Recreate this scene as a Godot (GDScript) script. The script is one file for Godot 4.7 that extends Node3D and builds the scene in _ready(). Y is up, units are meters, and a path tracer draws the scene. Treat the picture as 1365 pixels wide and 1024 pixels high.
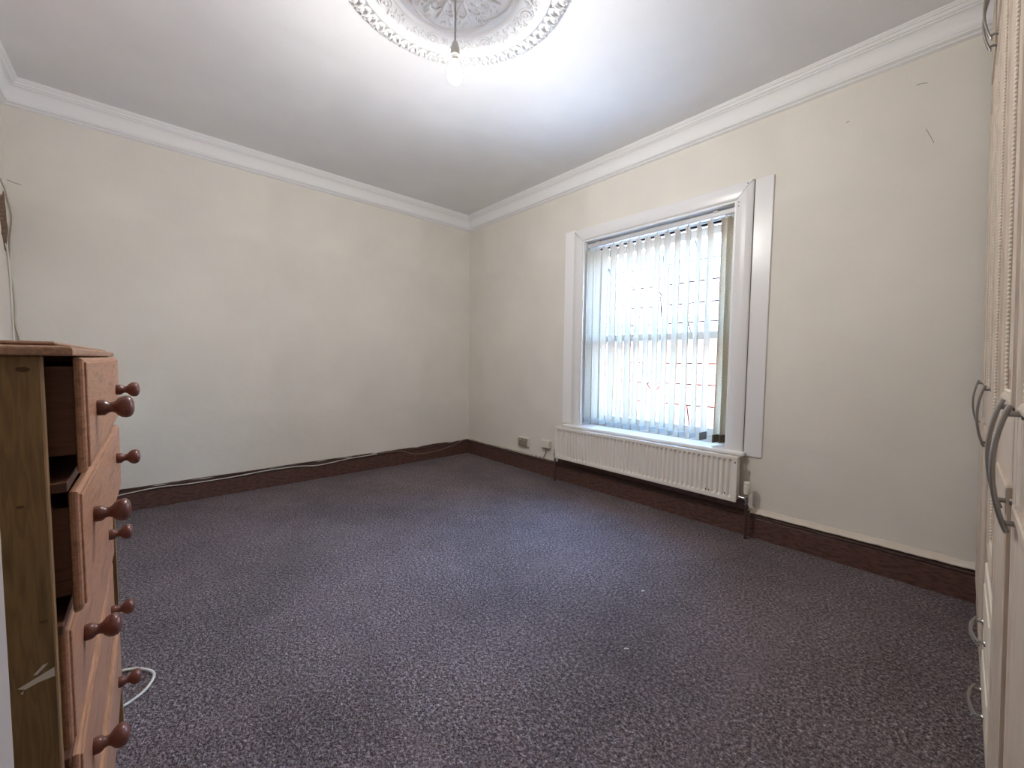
extends Node3D
# An empty bedroom: bare bulb under a plaster rose, blinds over a radiator, pine drawers left, fitted wardrobe right.
# World: camera foot at the origin, back wall at z = ZB, window wall at x = XR.

const XR := 2.852
const XL := -0.608
const ZB := -3.936
const ZF := 0.70
const YC := 2.757
const ROSE := Vector3(1.04, YC, -1.552)
const WZ0 := -2.255      # window opening
const WZ1 := -1.02
const WY0 := 0.54
const WY1 := 2.15

var used := {}
var M := {}
var rng := RandomNumberGenerator.new()

# ---------------------------------------------------------------- naming, grouping

func numbered(called: String) -> String:
	var n: int = used.get(called, 0)
	used[called] = n + 1
	return called if n == 0 else "%s_%03d" % [called, n]

func tag(o: Node3D, label: String, category: String, group := "", kind := "") -> Node3D:
	o.set_meta("label", label)
	o.set_meta("category", category)
	if group != "":
		o.set_meta("group", group)
	if kind != "":
		o.set_meta("kind", kind)
	return o

func thing(called: String, at: Vector3, label: String, category: String, group := "", kind := "") -> Node3D:
	var o := Node3D.new()
	o.name = numbered(called)
	add_child(o)
	o.position = at
	tag(o, label, category, group, kind)
	return o

func base_of(parent: Node) -> Vector3:
	var p := Vector3.ZERO
	var n: Node = parent
	while n != self and n is Node3D:
		p += (n as Node3D).position
		n = n.get_parent()
	return p

# world-space geometry under a parent (parents here are only ever shifted, not turned, at that moment)
func obj(called: String, st: SurfaceTool, m: Material, parent: Node = null) -> MeshInstance3D:
	st.generate_normals()
	var o := MeshInstance3D.new()
	o.mesh = st.commit()
	o.material_override = m
	if parent == null:
		o.name = numbered(called)
		add_child(o)
	else:
		o.name = called
		o.position = -base_of(parent)
		parent.add_child(o, true)
	return o

# local geometry placed by a transform given in the world
func put(called: String, mesh: Mesh, m: Material, xf: Transform3D, parent: Node) -> MeshInstance3D:
	var o := MeshInstance3D.new()
	o.mesh = mesh
	o.material_override = m
	o.name = called
	parent.add_child(o, true)
	o.transform = Transform3D(xf.basis, xf.origin - base_of(parent))
	return o

func bake(st: SurfaceTool) -> ArrayMesh:
	st.generate_normals()
	return st.commit()

# ---------------------------------------------------------------- shapes

var sg := 1

func mb() -> SurfaceTool:
	var st := SurfaceTool.new()
	st.begin(Mesh.PRIMITIVE_TRIANGLES)
	return st

func flat(st: SurfaceTool) -> void:
	st.set_smooth_group(-1)

func tri(st: SurfaceTool, a: Vector3, b: Vector3, c: Vector3, out: Vector3) -> void:
	if (b - a).cross(c - a).dot(out) > 0.0:
		st.add_vertex(a); st.add_vertex(c); st.add_vertex(b)
	else:
		st.add_vertex(a); st.add_vertex(b); st.add_vertex(c)

func poly(st: SurfaceTool, p: Array, out: Vector3) -> void:
	for i in range(1, p.size() - 1):
		tri(st, p[0], p[i], p[i + 1], out)

# box from lo to hi with chamfer c, optionally moved by a transform
func bx(st: SurfaceTool, lo: Vector3, hi: Vector3, c := 0.0, xf := Transform3D.IDENTITY) -> void:
	flat(st)
	var m := (lo + hi) * 0.5
	var h := (hi - lo) * 0.5
	c = minf(c, minf(h.x, minf(h.y, h.z)) * 0.98)
	var B := xf.basis
	for ax in 3:
		var u := (ax + 1) % 3
		var v := (ax + 2) % 3
		for s in [-1.0, 1.0]:
			var pts := []
			for k in [[-1, -1], [1, -1], [1, 1], [-1, 1]]:
				var q := m
				q[ax] += s * h[ax]
				q[u] += k[0] * (h[u] - c)
				q[v] += k[1] * (h[v] - c)
				pts.append(xf * q)
			var n := Vector3.ZERO
			n[ax] = s
			poly(st, pts, B * n)
			if c <= 0.0:
				continue
			for s2 in [-1.0, 1.0]:   # edge between face ax and face u
				var e := []
				for k in [[0, -1], [0, 1], [1, 1], [1, -1]]:
					var q := m
					q[v] += k[1] * (h[v] - c)
					q[ax] += s * (h[ax] if k[0] == 0 else h[ax] - c)
					q[u] += s2 * (h[u] - c if k[0] == 0 else h[u])
					e.append(xf * q)
				var n2 := Vector3.ZERO
				n2[ax] = s
				n2[u] = s2
				poly(st, e, B * n2)
	if c > 0.0:
		for sx in [-1.0, 1.0]:
			for sy in [-1.0, 1.0]:
				for sz in [-1.0, 1.0]:
					var s := Vector3(sx, sy, sz)
					var q := m + s * (h - Vector3(c, c, c))
					tri(st, xf * (q + Vector3(sx * c, 0, 0)), xf * (q + Vector3(0, sy * c, 0)), xf * (q + Vector3(0, 0, sz * c)), B * s)

# join rings of points; closed = rings close on themselves; smooth shading when asked
func sweep(st: SurfaceTool, rings: Array, closed: bool, smooth := true, hint := Vector3.ZERO) -> void:
	var n: int = rings[0].size()
	var last := n if closed else n - 1
	sg += 1
	if smooth:
		st.set_smooth_group(sg)
	else:
		flat(st)
	for i in range(rings.size() - 1):
		var a: Array = rings[i]
		var b: Array = rings[i + 1]
		var mid := Vector3.ZERO
		for k in n:
			mid += a[k] + b[k]
		mid /= 2.0 * n
		for k in last:
			var k2: int = (k + 1) % n
			var out: Vector3 = hint if hint != Vector3.ZERO else (a[k] + a[k2] + b[k] + b[k2]) * 0.25 - mid
			tri(st, a[k], a[k2], b[k2], out)
			tri(st, a[k], b[k2], b[k], out)

func cap(st: SurfaceTool, ring: Array, out: Vector3) -> void:
	flat(st)
	var mid := Vector3.ZERO
	for p in ring:
		mid += p
	mid /= ring.size()
	for k in ring.size():
		tri(st, mid, ring[k], ring[(k + 1) % ring.size()], out)

func tube(st: SurfaceTool, pts: Array, r: float, seg := 8, r2 := -1.0, flatten := 1.0, up := Vector3.ZERO) -> void:
	var rings := []
	var u := Vector3.ZERO
	for i in pts.size():
		var d: Vector3 = (pts[mini(i + 1, pts.size() - 1)] - pts[maxi(i - 1, 0)]).normalized()
		if up != Vector3.ZERO:
			u = up
		if u == Vector3.ZERO:
			u = Vector3.UP if absf(d.y) < 0.9 else Vector3.RIGHT
		u = (u - d * u.dot(d)).normalized()
		var w := d.cross(u)
		var rr := r if r2 < 0.0 else lerpf(r, r2, float(i) / maxf(1.0, pts.size() - 1))
		var ring := []
		for k in seg:
			var t := TAU * k / seg
			ring.append(pts[i] + u * cos(t) * rr * flatten + w * sin(t) * rr)
		rings.append(ring)
	sweep(st, rings, true)
	cap(st, rings[0], pts[0] - pts[1])
	cap(st, rings[-1], pts[-1] - pts[-2])

# turn a profile of (radius, height) round the y axis of xf; creases where it bends sharply
func lathe(st: SurfaceTool, prof: Array, seg: int, xf: Transform3D, crease := 35.0) -> void:
	var rings := []
	for p in prof:
		var ring := []
		for k in seg:
			var t := TAU * k / seg
			ring.append(xf * Vector3(maxf(p.x, 0.00005) * cos(t), p.y, maxf(p.x, 0.00005) * sin(t)))
		rings.append(ring)
	sg += 1
	for i in range(prof.size() - 1):
		if i > 0:
			var a: Vector2 = prof[i] - prof[i - 1]
			var b: Vector2 = prof[i + 1] - prof[i]
			if absf(rad_to_deg(a.angle_to(b))) > crease:
				sg += 1
		st.set_smooth_group(sg)
		var d: Vector2 = prof[i + 1] - prof[i]
		for k in seg:
			var k2 := (k + 1) % seg
			var t := TAU * (k + 0.5) / seg
			var out: Vector3 = xf.basis * Vector3(d.y * cos(t), -d.x, d.y * sin(t))
			tri(st, rings[i][k], rings[i][k2], rings[i + 1][k2], out)
			tri(st, rings[i][k], rings[i + 1][k2], rings[i + 1][k], out)

func blob(st: SurfaceTool, at: Vector3, size: Vector3, basis := Basis.IDENTITY, seg := 8, rows := 5) -> void:
	var prof := []
	for i in rows + 1:
		var t := -PI / 2 + PI * i / rows
		prof.append(Vector2(cos(t), sin(t)))
	lathe(st, prof, seg, Transform3D(basis * Basis.from_scale(size), at), 180.0)

func spline(pts: Array, per := 8) -> Array:
	var out := []
	for i in range(pts.size() - 1):
		var a: Vector3 = pts[maxi(i - 1, 0)]
		var b: Vector3 = pts[i]
		var c: Vector3 = pts[i + 1]
		var d: Vector3 = pts[mini(i + 2, pts.size() - 1)]
		for k in per:
			out.append(b.cubic_interpolate(c, a, d, float(k) / per))
	out.append(pts[-1])
	return out

# ---------------------------------------------------------------- materials

func ramp_tex(seed_: int, type: int, freq: float, size: int, stops: Array, octaves := 4, gain := 0.5) -> ImageTexture:
	var n := FastNoiseLite.new()
	n.seed = seed_
	n.noise_type = type
	n.frequency = freq
	n.fractal_octaves = octaves
	n.fractal_gain = gain
	var src := n.get_seamless_image(size, size)
	src.convert(Image.FORMAT_L8)
	var raw := src.get_data()
	var g := Gradient.new()
	g.offsets = PackedFloat32Array()
	g.colors = PackedColorArray()
	for s in stops:
		g.add_point(s[0], s[1])
	while g.get_point_count() > stops.size():
		g.remove_point(0)
	var lut := []
	for i in 256:
		lut.append(g.sample(i / 255.0))
	var data := PackedByteArray()
	data.resize(size * size * 3)
	for i in size * size:
		var c: Color = lut[raw[i]]
		data[i * 3] = int(c.r * 255.0)
		data[i * 3 + 1] = int(c.g * 255.0)
		data[i * 3 + 2] = int(c.b * 255.0)
	return ImageTexture.create_from_image(Image.create_from_data(size, size, false, Image.FORMAT_RGB8, data))

func bump_tex(seed_: int, type: int, freq: float, size: int, strength: float, octaves := 3) -> ImageTexture:
	var n := FastNoiseLite.new()
	n.seed = seed_
	n.noise_type = type
	n.frequency = freq
	n.fractal_octaves = octaves
	var src := n.get_seamless_image(size, size)
	src.convert(Image.FORMAT_RGBA8)
	src.bump_map_to_normal_map(strength)
	return ImageTexture.create_from_image(src)

func grey(v: float) -> Color:
	return Color(v, v, v)

func mat(c: Color, rough := 0.8, metal := 0.0, tex: Texture2D = null, scale := Vector3.ONE, bump: Texture2D = null, depth := 1.0, world := true) -> StandardMaterial3D:
	var m := StandardMaterial3D.new()
	m.albedo_color = c
	m.roughness = rough
	m.metallic = metal
	if tex or bump:
		m.uv1_triplanar = true
		m.uv1_world_triplanar = world
		m.uv1_scale = scale
		m.uv1_triplanar_sharpness = 4.0
	if tex:
		m.albedo_texture = tex
	if bump:
		m.normal_enabled = true
		m.normal_texture = bump
		m.normal_scale = depth
	return m

func make_materials() -> void:
	var SIMPLEX := FastNoiseLite.TYPE_SIMPLEX_SMOOTH
	var CELL := FastNoiseLite.TYPE_CELLULAR
	var plaster_bump := bump_tex(3, SIMPLEX, 0.012, 512, 3.0, 5)
	var plaster_tone := ramp_tex(5, SIMPLEX, 0.006, 256, [[0.0, grey(0.955)], [1.0, grey(1.0)]], 4)
	M.wall = mat(Color(0.902, 0.887, 0.852), 0.75, 0, plaster_tone, Vector3.ONE * 0.7, plaster_bump, 0.25)
	M.ceiling = mat(Color(0.955, 0.957, 0.962), 0.85, 0, plaster_tone, Vector3.ONE * 0.6, plaster_bump, 0.12)
	M.plaster_white = mat(Color(0.935, 0.937, 0.942), 0.7)
	M.gloss_white = mat(Color(0.885, 0.885, 0.89), 0.3, 0, null, Vector3.ONE, plaster_bump, 0.06)
	M.sill_white = mat(Color(0.92, 0.92, 0.92), 0.4)
	M.filler = mat(Color(0.86, 0.82, 0.77), 0.85, 0, plaster_tone, Vector3.ONE * 3.0, plaster_bump, 0.7)
	M.pvc = mat(Color(0.88, 0.89, 0.88), 0.35)
	M.gasket = mat(Color(0.12, 0.12, 0.13), 0.7)
	M.lead = mat(Color(0.16, 0.17, 0.19), 0.8)
	var carpet_tex := ramp_tex(11, SIMPLEX, 0.055, 1024, [[0.0, Color(0.15, 0.125, 0.13)], [0.30, Color(0.32, 0.28, 0.29)], [0.5, Color(0.47, 0.425, 0.435)], [0.7, Color(0.62, 0.575, 0.585)], [1.0, Color(0.98, 0.94, 0.94)]], 4, 0.95)
	M.carpet = mat(Color(1, 1, 1), 0.95, 0, carpet_tex, Vector3.ONE * 1.0, bump_tex(11, SIMPLEX, 0.09, 1024, 12.0, 3), 1.0)
	M.carpet.vertex_color_use_as_albedo = true
	var grime := ramp_tex(21, SIMPLEX, 0.02, 512, [[0.0, grey(0.55)], [0.45, grey(0.85)], [1.0, grey(1.0)]], 5)
	M.skirting = mat(Color(0.425, 0.305, 0.28), 0.42, 0, grime, Vector3(1.6, 5.0, 1.6), plaster_bump, 0.5)
	M.skirting_top = mat(Color(0.33, 0.235, 0.21), 0.6, 0, grime, Vector3.ONE * 4.0, plaster_bump, 1.0)
	var wood := ramp_tex(31, SIMPLEX, 0.018, 512, [[0.0, grey(0.62)], [0.35, grey(0.83)], [0.5, grey(0.93)], [0.62, grey(0.80)], [1.0, grey(1.0)]], 5)
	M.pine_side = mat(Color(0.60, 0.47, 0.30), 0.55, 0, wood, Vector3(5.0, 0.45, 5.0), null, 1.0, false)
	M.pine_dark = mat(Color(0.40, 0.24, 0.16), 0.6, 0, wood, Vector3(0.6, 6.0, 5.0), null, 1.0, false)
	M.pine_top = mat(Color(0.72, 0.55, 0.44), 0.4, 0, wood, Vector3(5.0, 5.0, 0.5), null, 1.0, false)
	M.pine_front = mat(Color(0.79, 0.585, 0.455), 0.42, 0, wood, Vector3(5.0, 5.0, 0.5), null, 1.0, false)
	M.knob = mat(Color(0.47, 0.245, 0.20), 0.22, 0, wood, Vector3(12, 40, 12), null, 1.0, false)
	M.knob.clearcoat_enabled = true
	M.knob.clearcoat = 0.5
	M.knot = mat(Color(0.36, 0.25, 0.15), 0.7)
	M.scuff = mat(Color(0.86, 0.82, 0.76), 0.9)
	var grain_fine := ramp_tex(41, SIMPLEX, 0.03, 512, [[0.0, grey(0.86)], [1.0, grey(1.0)]], 4)
	M.cream_wood = mat(Color(0.83, 0.765, 0.70), 0.5, 0, grain_fine, Vector3(7.0, 0.6, 7.0), null, 1.0, false)
	M.cream_light = mat(Color(0.90, 0.86, 0.80), 0.45)
	M.steel = mat(Color(0.62, 0.61, 0.60), 0.28, 0.9)
	M.chrome = mat(Color(0.8, 0.8, 0.8), 0.15, 1.0)
	M.slat = mat(Color(0.83, 0.80, 0.735), 0.85, 0, grain_fine, Vector3.ONE * 6.0, bump_tex(43, SIMPLEX, 0.2, 256, 3.0, 2), 0.3)
	M.slat.backlight_enabled = true
	M.slat.backlight = Color(0.80, 0.77, 0.70)
	M.slat_lit = mat(Color(0.96, 0.945, 0.91), 0.85, 0, grain_fine, Vector3.ONE * 5.0)  # paler, more translucent slat copy: daylight glow put into the colour
	M.slat_lit.backlight_enabled = true
	M.slat_lit.backlight = Color(1.0, 0.985, 0.94)
	M.stain = mat(Color(0.42, 0.38, 0.33), 0.9, 0, grime, Vector3.ONE * 14.0)
	M.stain_pale = mat(Color(0.92, 0.92, 0.90), 0.9, 0, grime, Vector3.ONE * 14.0)
	M.stain_pale.backlight_enabled = true
	M.stain_pale.backlight = Color(0.9, 0.9, 0.88)
	M.rail = mat(Color(0.80, 0.80, 0.80), 0.4, 0.1)
	M.radiator = mat(Color(0.905, 0.885, 0.855), 0.38)
	M.rust = mat(Color(0.40, 0.33, 0.27), 0.9)
	M.pipe = mat(Color(0.38, 0.30, 0.27), 0.5, 0.3, grime, Vector3.ONE * 8.0)
	M.socket_box = mat(Color(0.87, 0.85, 0.81), 0.5)
	M.socket_plate = mat(Color(0.68, 0.65, 0.60), 0.55, 0, grime, Vector3.ONE * 10.0)
	M.dark = mat(Color(0.05, 0.045, 0.04), 0.9)
	M.cable_white = mat(Color(0.86, 0.85, 0.82), 0.45)
	M.cable_tan = mat(Color(0.62, 0.54, 0.46), 0.55)
	M.cable_wall = mat(Color(0.80, 0.77, 0.71), 0.6)
	M.scratch = mat(Color(0.60, 0.56, 0.50), 0.9)
	M.bare_plaster = mat(Color(0.56, 0.45, 0.37), 0.95, 0, ramp_tex(51, SIMPLEX, 0.04, 256, [[0.0, grey(0.25)], [0.35, grey(0.6)], [0.6, grey(0.95)], [1.0, grey(1.0)]], 5), Vector3.ONE * 6.0, plaster_bump, 1.0)
	M.door_white = mat(Color(0.90, 0.89, 0.89), 0.4, 0, null, Vector3(6, 1, 6), plaster_bump, 0.3)
	M.cord = mat(Color(0.62, 0.62, 0.62), 0.5)
	M.holder = mat(Color(0.78, 0.78, 0.77), 0.35)
	M.bulb = mat(Color(0.95, 0.95, 0.95), 0.4)
	M.bulb.emission_enabled = true
	M.bulb.emission = Color(1.0, 0.98, 0.96)
	M.bulb.emission_energy_multiplier = 20.0
	M.glass = StandardMaterial3D.new()
	M.glass.transparency = BaseMaterial3D.TRANSPARENCY_ALPHA
	M.glass.albedo_color = Color(0.95, 1.0, 0.98, 0.06)
	M.glass.roughness = 0.02
	M.brick = mat(Color(0.72, 0.42, 0.36), 0.9, 0, grime, Vector3.ONE * 0.8)
	M.render_wall = mat(Color(0.86, 0.80, 0.77), 0.9)
	M.roof_tile = mat(Color(0.62, 0.55, 0.52), 0.85, 0, grime, Vector3.ONE * 0.7)
	M.far_glass = mat(Color(0.25, 0.33, 0.42), 0.1)
	M.pavement = mat(Color(0.72, 0.70, 0.67), 0.9, 0, grime, Vector3.ONE * 0.4)
	M.road = mat(Color(0.80, 0.79, 0.77), 0.9, 0, grime, Vector3.ONE * 0.4)  # pale street, out of view, bounces sun up to the ceiling

# ---------------------------------------------------------------- the scene

func _ready() -> void:
	rng.seed = 7
	var cam := Camera3D.new()
	cam.name = "camera"
	cam.position = Vector3(0, 1.1, 0)
	cam.rotation_order = EULER_ORDER_YXZ
	cam.rotation = Vector3(-0.0557631, -0.7334566, 0.0121428)
	cam.fov = 86.948
	cam.near = 0.05
	cam.far = 200.0
	add_child(cam)
	cam.current = true

	var env := Environment.new()
	var sky := Sky.new()
	var air := ProceduralSkyMaterial.new()
	air.sky_top_color = Color(0.52, 0.70, 0.92)
	air.sky_horizon_color = Color(0.86, 0.92, 0.97)
	air.ground_horizon_color = Color(0.70, 0.70, 0.68)
	air.ground_bottom_color = Color(0.45, 0.44, 0.42)
	air.sky_energy_multiplier = 4.0
	air.ground_energy_multiplier = 2.0
	sky.sky_material = air
	env.background_mode = Environment.BG_SKY
	env.sky = sky
	env.ambient_light_source = Environment.AMBIENT_SOURCE_SKY
	env.tonemap_mode = Environment.TONE_MAPPER_LINEAR
	env.tonemap_exposure = 1.62
	env.sdfgi_enabled = true
	env.ssao_enabled = true
	env.ssil_enabled = true
	var we := WorldEnvironment.new()
	we.name = "sky_and_exposure"
	we.environment = env
	add_child(we)

	var sun := DirectionalLight3D.new()
	sun.name = "sun"
	sun.light_color = Color(1.0, 0.97, 0.92)
	sun.light_energy = 11.0
	sun.light_angular_distance = 0.53
	sun.shadow_enabled = true
	sun.basis = Basis.looking_at(Vector3(0.50, -0.80, -0.22).normalized(), Vector3.UP)
	add_child(sun)

	make_materials()
	build_shell()
	build_window()
	build_outside()
	build_chest()
	build_wardrobe()
	build_radiator()
	build_blind()
	build_rose()
	build_lamp()
	build_door()
	build_small()

# ---------------------------------------------------------------- room shell

func build_shell() -> void:
	# carpeted floor: a fine grid, a little uneven, with trodden lighter and darker ground
	var st := mb()
	sg += 1
	st.set_smooth_group(sg)
	var n := FastNoiseLite.new()
	n.seed = 91
	n.frequency = 1.1
	n.fractal_octaves = 4
	var n2 := FastNoiseLite.new()
	n2.seed = 17
	n2.frequency = 6.0
	n2.fractal_octaves = 3
	var nx := 120
	var nz := 160
	var at := func(i: int, k: int) -> Vector3:
		var x := lerpf(XL, XR, float(i) / nx)
		var z := lerpf(ZB, ZF, float(k) / nz)
		return Vector3(x, 0.0015 * n2.get_noise_2d(x, z), z)
	for i in nx:
		for k in nz:
			for q in [[0, 0], [1, 0], [1, 1], [0, 0], [1, 1], [0, 1]]:
				var p: Vector3 = at.call(i + q[0], k + q[1])
				var v := 0.86 + 0.26 * n.get_noise_2d(p.x, p.z) + 0.12 * n2.get_noise_2d(p.x, p.z)
				st.set_color(Color(v * 0.97, v * 0.96, v * 0.985))
				st.add_vertex(p)
	tag(obj("floor", st, M.carpet), "worn dark mauve brown fitted carpet covering the whole room", "floor", "", "structure")
	st = mb()
	bx(st, Vector3(XL - 0.2, -0.12, ZB - 0.2), Vector3(XR + 0.27, -0.006, ZF + 0.2))
	tag(obj("floor_slab", st, M.plaster_white), "floor structure beneath the dark carpet", "floor", "", "structure")

	st = mb()
	bx(st, Vector3(XL - 0.2, YC, ZB - 0.2), Vector3(XR + 0.27, YC + 0.15, ZF + 0.2))
	tag(obj("ceiling", st, M.ceiling), "plain white plaster ceiling above the bare bulb", "ceiling", "", "structure")

	st = mb()
	bx(st, Vector3(XL - 0.2, 0, ZB - 0.2), Vector3(XR, YC, ZB))
	tag(obj("wall_back", st, M.wall), "plain cream plaster wall facing the camera, left of the corner", "wall", "", "structure")
	st = mb()
	bx(st, Vector3(XL - 0.2, 0, ZB), Vector3(XL, YC, ZF))
	var wl := tag(obj("wall_left", st, M.wall), "sliver of cream wall at the far left edge with a bare plaster patch", "wall", "", "structure")
	st = mb()
	bx(st, Vector3(XL - 0.2, 0, ZF), Vector3(XR + 0.27, YC, ZF + 0.2))
	tag(obj("wall_front", st, M.wall), "cream wall behind the camera and the wardrobe", "wall", "", "structure")
	# window wall with its opening
	st = mb()
	var X2 := XR + 0.27
	bx(st, Vector3(XR, 0, ZB - 0.2), Vector3(X2, YC, WZ0))
	bx(st, Vector3(XR, 0, WZ1), Vector3(X2, YC, ZF))
	bx(st, Vector3(XR, 0, WZ0), Vector3(X2, WY0 - 0.02, WZ1))
	bx(st, Vector3(XR, WY1, WZ0), Vector3(X2, YC, WZ1))
	var wr := tag(obj("wall_right", st, M.wall), "cream plaster wall holding the window, right of the corner", "wall", "", "structure")

	# bare patch on the left wall where plaster is missing, next to the corner
	st = mb()
	flat(st)
	var ring := []
	var ring2 := []
	for k in 26:
		var t := TAU * k / 26
		var ry := 0.155 * (1.0 + 0.16 * sin(3.0 * t + 1.0) + 0.10 * sin(7.0 * t))
		var rz := 0.075 * (1.0 + 0.18 * sin(4.0 * t) + 0.1 * sin(9.0 * t + 2.0))
		ring.append(Vector3(XL + 0.0035, 1.905 + ry * sin(t), -3.835 + rz * cos(t)))
		ring2.append(Vector3(XL - 0.002, 1.905 + ry * sin(t) * 1.04, -3.835 + rz * cos(t) * 1.05))
	sweep(st, [ring2, ring], true, false)
	cap(st, ring, Vector3.RIGHT)
	obj("plaster_patch", st, M.bare_plaster, wl).set_meta("label", "brown patch of bare plaster beside the loose cables")

	# scratches on the window wall
	for s in [[Vector2(-0.176, 2.255), Vector2(-0.146, 2.177), 0.0012], [Vector2(-0.222, 2.482), Vector2(-0.181, 2.473), 0.0014], [Vector2(-0.486, 2.413), Vector2(-0.474, 2.414), 0.002]]:
		st = mb()
		tube(st, [Vector3(XR, s[0].y, s[0].x), Vector3(XR, (s[0].y + s[1].y) / 2 + 0.002, (s[0].x + s[1].x) / 2), Vector3(XR, s[1].y, s[1].x)], s[2], 6)
		obj("scratch", st, M.scratch, wr)
	st = mb()
	bx(st, Vector3(XR - 0.004, 0.150, -2.50), Vector3(XR + 0.001, 0.222, -0.90), 0.001)  # dark strip in the skirting brown, low on the wall behind the radiator
	obj("dark_strip", st, M.skirting, wr)
	var wb: Node3D = get_node("wall_back")
	st = mb()
	tube(st, [Vector3(-0.60, 2.165, ZB), Vector3(-0.575, 2.155, ZB), Vector3(-0.545, 2.15, ZB)], 0.002, 6)
	obj("scratch", st, M.scratch, wb)
	# an old edge of paint down the outer left of the window, and the plaster ridge over the skirting beside the radiator
	# cornice: profile (out from the wall, height), steps at the top, a cove, a double bead below
	var prof := [Vector2(0.0, YC), Vector2(0.082, YC), Vector2(0.082, YC - 0.007), Vector2(0.077, YC - 0.011), Vector2(0.075, YC - 0.018), Vector2(0.069, YC - 0.020), Vector2(0.068, YC - 0.028), Vector2(0.063, YC - 0.034), Vector2(0.056, YC - 0.035), Vector2(0.0555, YC - 0.042)]
	for k in 9:
		var t := PI / 2 * k / 8
		prof.append(Vector2(0.026 + 0.030 * (1.0 - sin(t)), YC - 0.042 - 0.072 * (1.0 - cos(t))))
	prof.append(Vector2(0.026, YC - 0.117))
	for k in 7:
		var t := PI * k / 6
		prof.append(Vector2(0.021 + 0.010 * sin(t), YC - 0.126 - 0.009 * (1 - cos(t)) * 0.5 * 2.0 + 0.009))
	prof.append(Vector2(0.016, YC - 0.138))
	for k in 5:
		var t := PI * k / 4
		prof.append(Vector2(0.011 + 0.007 * sin(t), YC - 0.140 - 0.005 * (1 - cos(t))))
	prof.append(Vector2(0.0, YC - 0.155))
	var runs := [
		["trim_1", Vector3(XL, 0, ZB), Vector3(XR, 0, ZB), Vector3(0, 0, 1), 1, 1, "white stepped plaster cornice along the top of the back wall"],
		["trim_2", Vector3(XR, 0, ZB), Vector3(XR, 0, ZF), Vector3(-1, 0, 0), 1, 1, "white stepped plaster cornice above the window wall"],
		["trim_3", Vector3(XL, 0, ZB), Vector3(XL, 0, ZF), Vector3(1, 0, 0), 1, 1, "short visible end of white cornice at the upper left edge"],
		["trim_4", Vector3(XL, 0, ZF), Vector3(XR, 0, ZF), Vector3(0, 0, -1), 1, 1, "white cornice on the wall behind the camera"]]
	for r in runs:
		st = mb()
		var along: Vector3 = (r[2] - r[1]).normalized()
		var a := []
		var b := []
		for p in prof:
			a.append(r[1] + along * p.x + r[3] * p.x + Vector3(0, p.y, 0))
			b.append(r[2] - along * p.x + r[3] * p.x + Vector3(0, p.y, 0))
		sweep(st, [a, b], false, false, r[3] + Vector3.DOWN)
		tag(obj(r[0], st, M.plaster_white), r[6], "cornice", "", "structure")

	# skirting boards, chipped along the top
	skirting("baseboard_back", Vector3(XL, 0, ZB), Vector3(XR, 0, ZB), Vector3(0, 0, 1), 0.158, 0.022, 0.010, "dark brown chipped skirting board with cables along the back wall", 61)
	skirting("baseboard_right", Vector3(XR, 0, ZB), Vector3(XR, 0, ZF), Vector3(-1, 0, 0), 0.160, 0.020, 0.004, "dark brown skirting board under the radiator and window wall", 62)
	skirting("baseboard_left", Vector3(XL, 0, ZB), Vector3(XL, 0, ZF), Vector3(1, 0, 0), 0.158, 0.02, 0.005, "dark brown skirting board hidden behind the chest of drawers", 63)
	# ragged bead of white filler on the skirting, right of the radiator and left of it
	var nf := FastNoiseLite.new()
	nf.seed = 66
	nf.frequency = 5.0
	for run in [[-0.86, 0.5, "trim_5", "rough white filler ridge over the skirting right of the radiator", 0.030, 0.014], [-3.915, -2.52, "trim_6", "thin rough white paint edge over the skirting left of the radiator", 0.014, 0.007]]:
		st = mb()
		var rings := []
		var z: float = run[0]
		while z < run[1]:
			var j := nf.get_noise_1d(z)
			var j2 := nf.get_noise_1d(z * 3.0 + 40.0)
			var y0 := 0.157 + 0.004 * j2
			var y1: float = 0.162 + run[4] * (1.0 + 0.35 * j)
			var o: float = run[5] * (1.0 + 0.35 * j2)
			rings.append([Vector3(XR + 0.003, y0, z), Vector3(XR - 0.012 - o, y0, z), Vector3(XR - 0.008 - o, y0 + 0.006, z), Vector3(XR - o, (y0 * 2 + y1) / 3, z), Vector3(XR - o * 0.4, (y0 + 2 * y1) / 3, z), Vector3(XR + 0.003, y1, z)])
			z += 0.02
		sweep(st, rings, true, true)
		tag(obj(run[2], st, M.filler), run[3], "trim", "", "structure")

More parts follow.
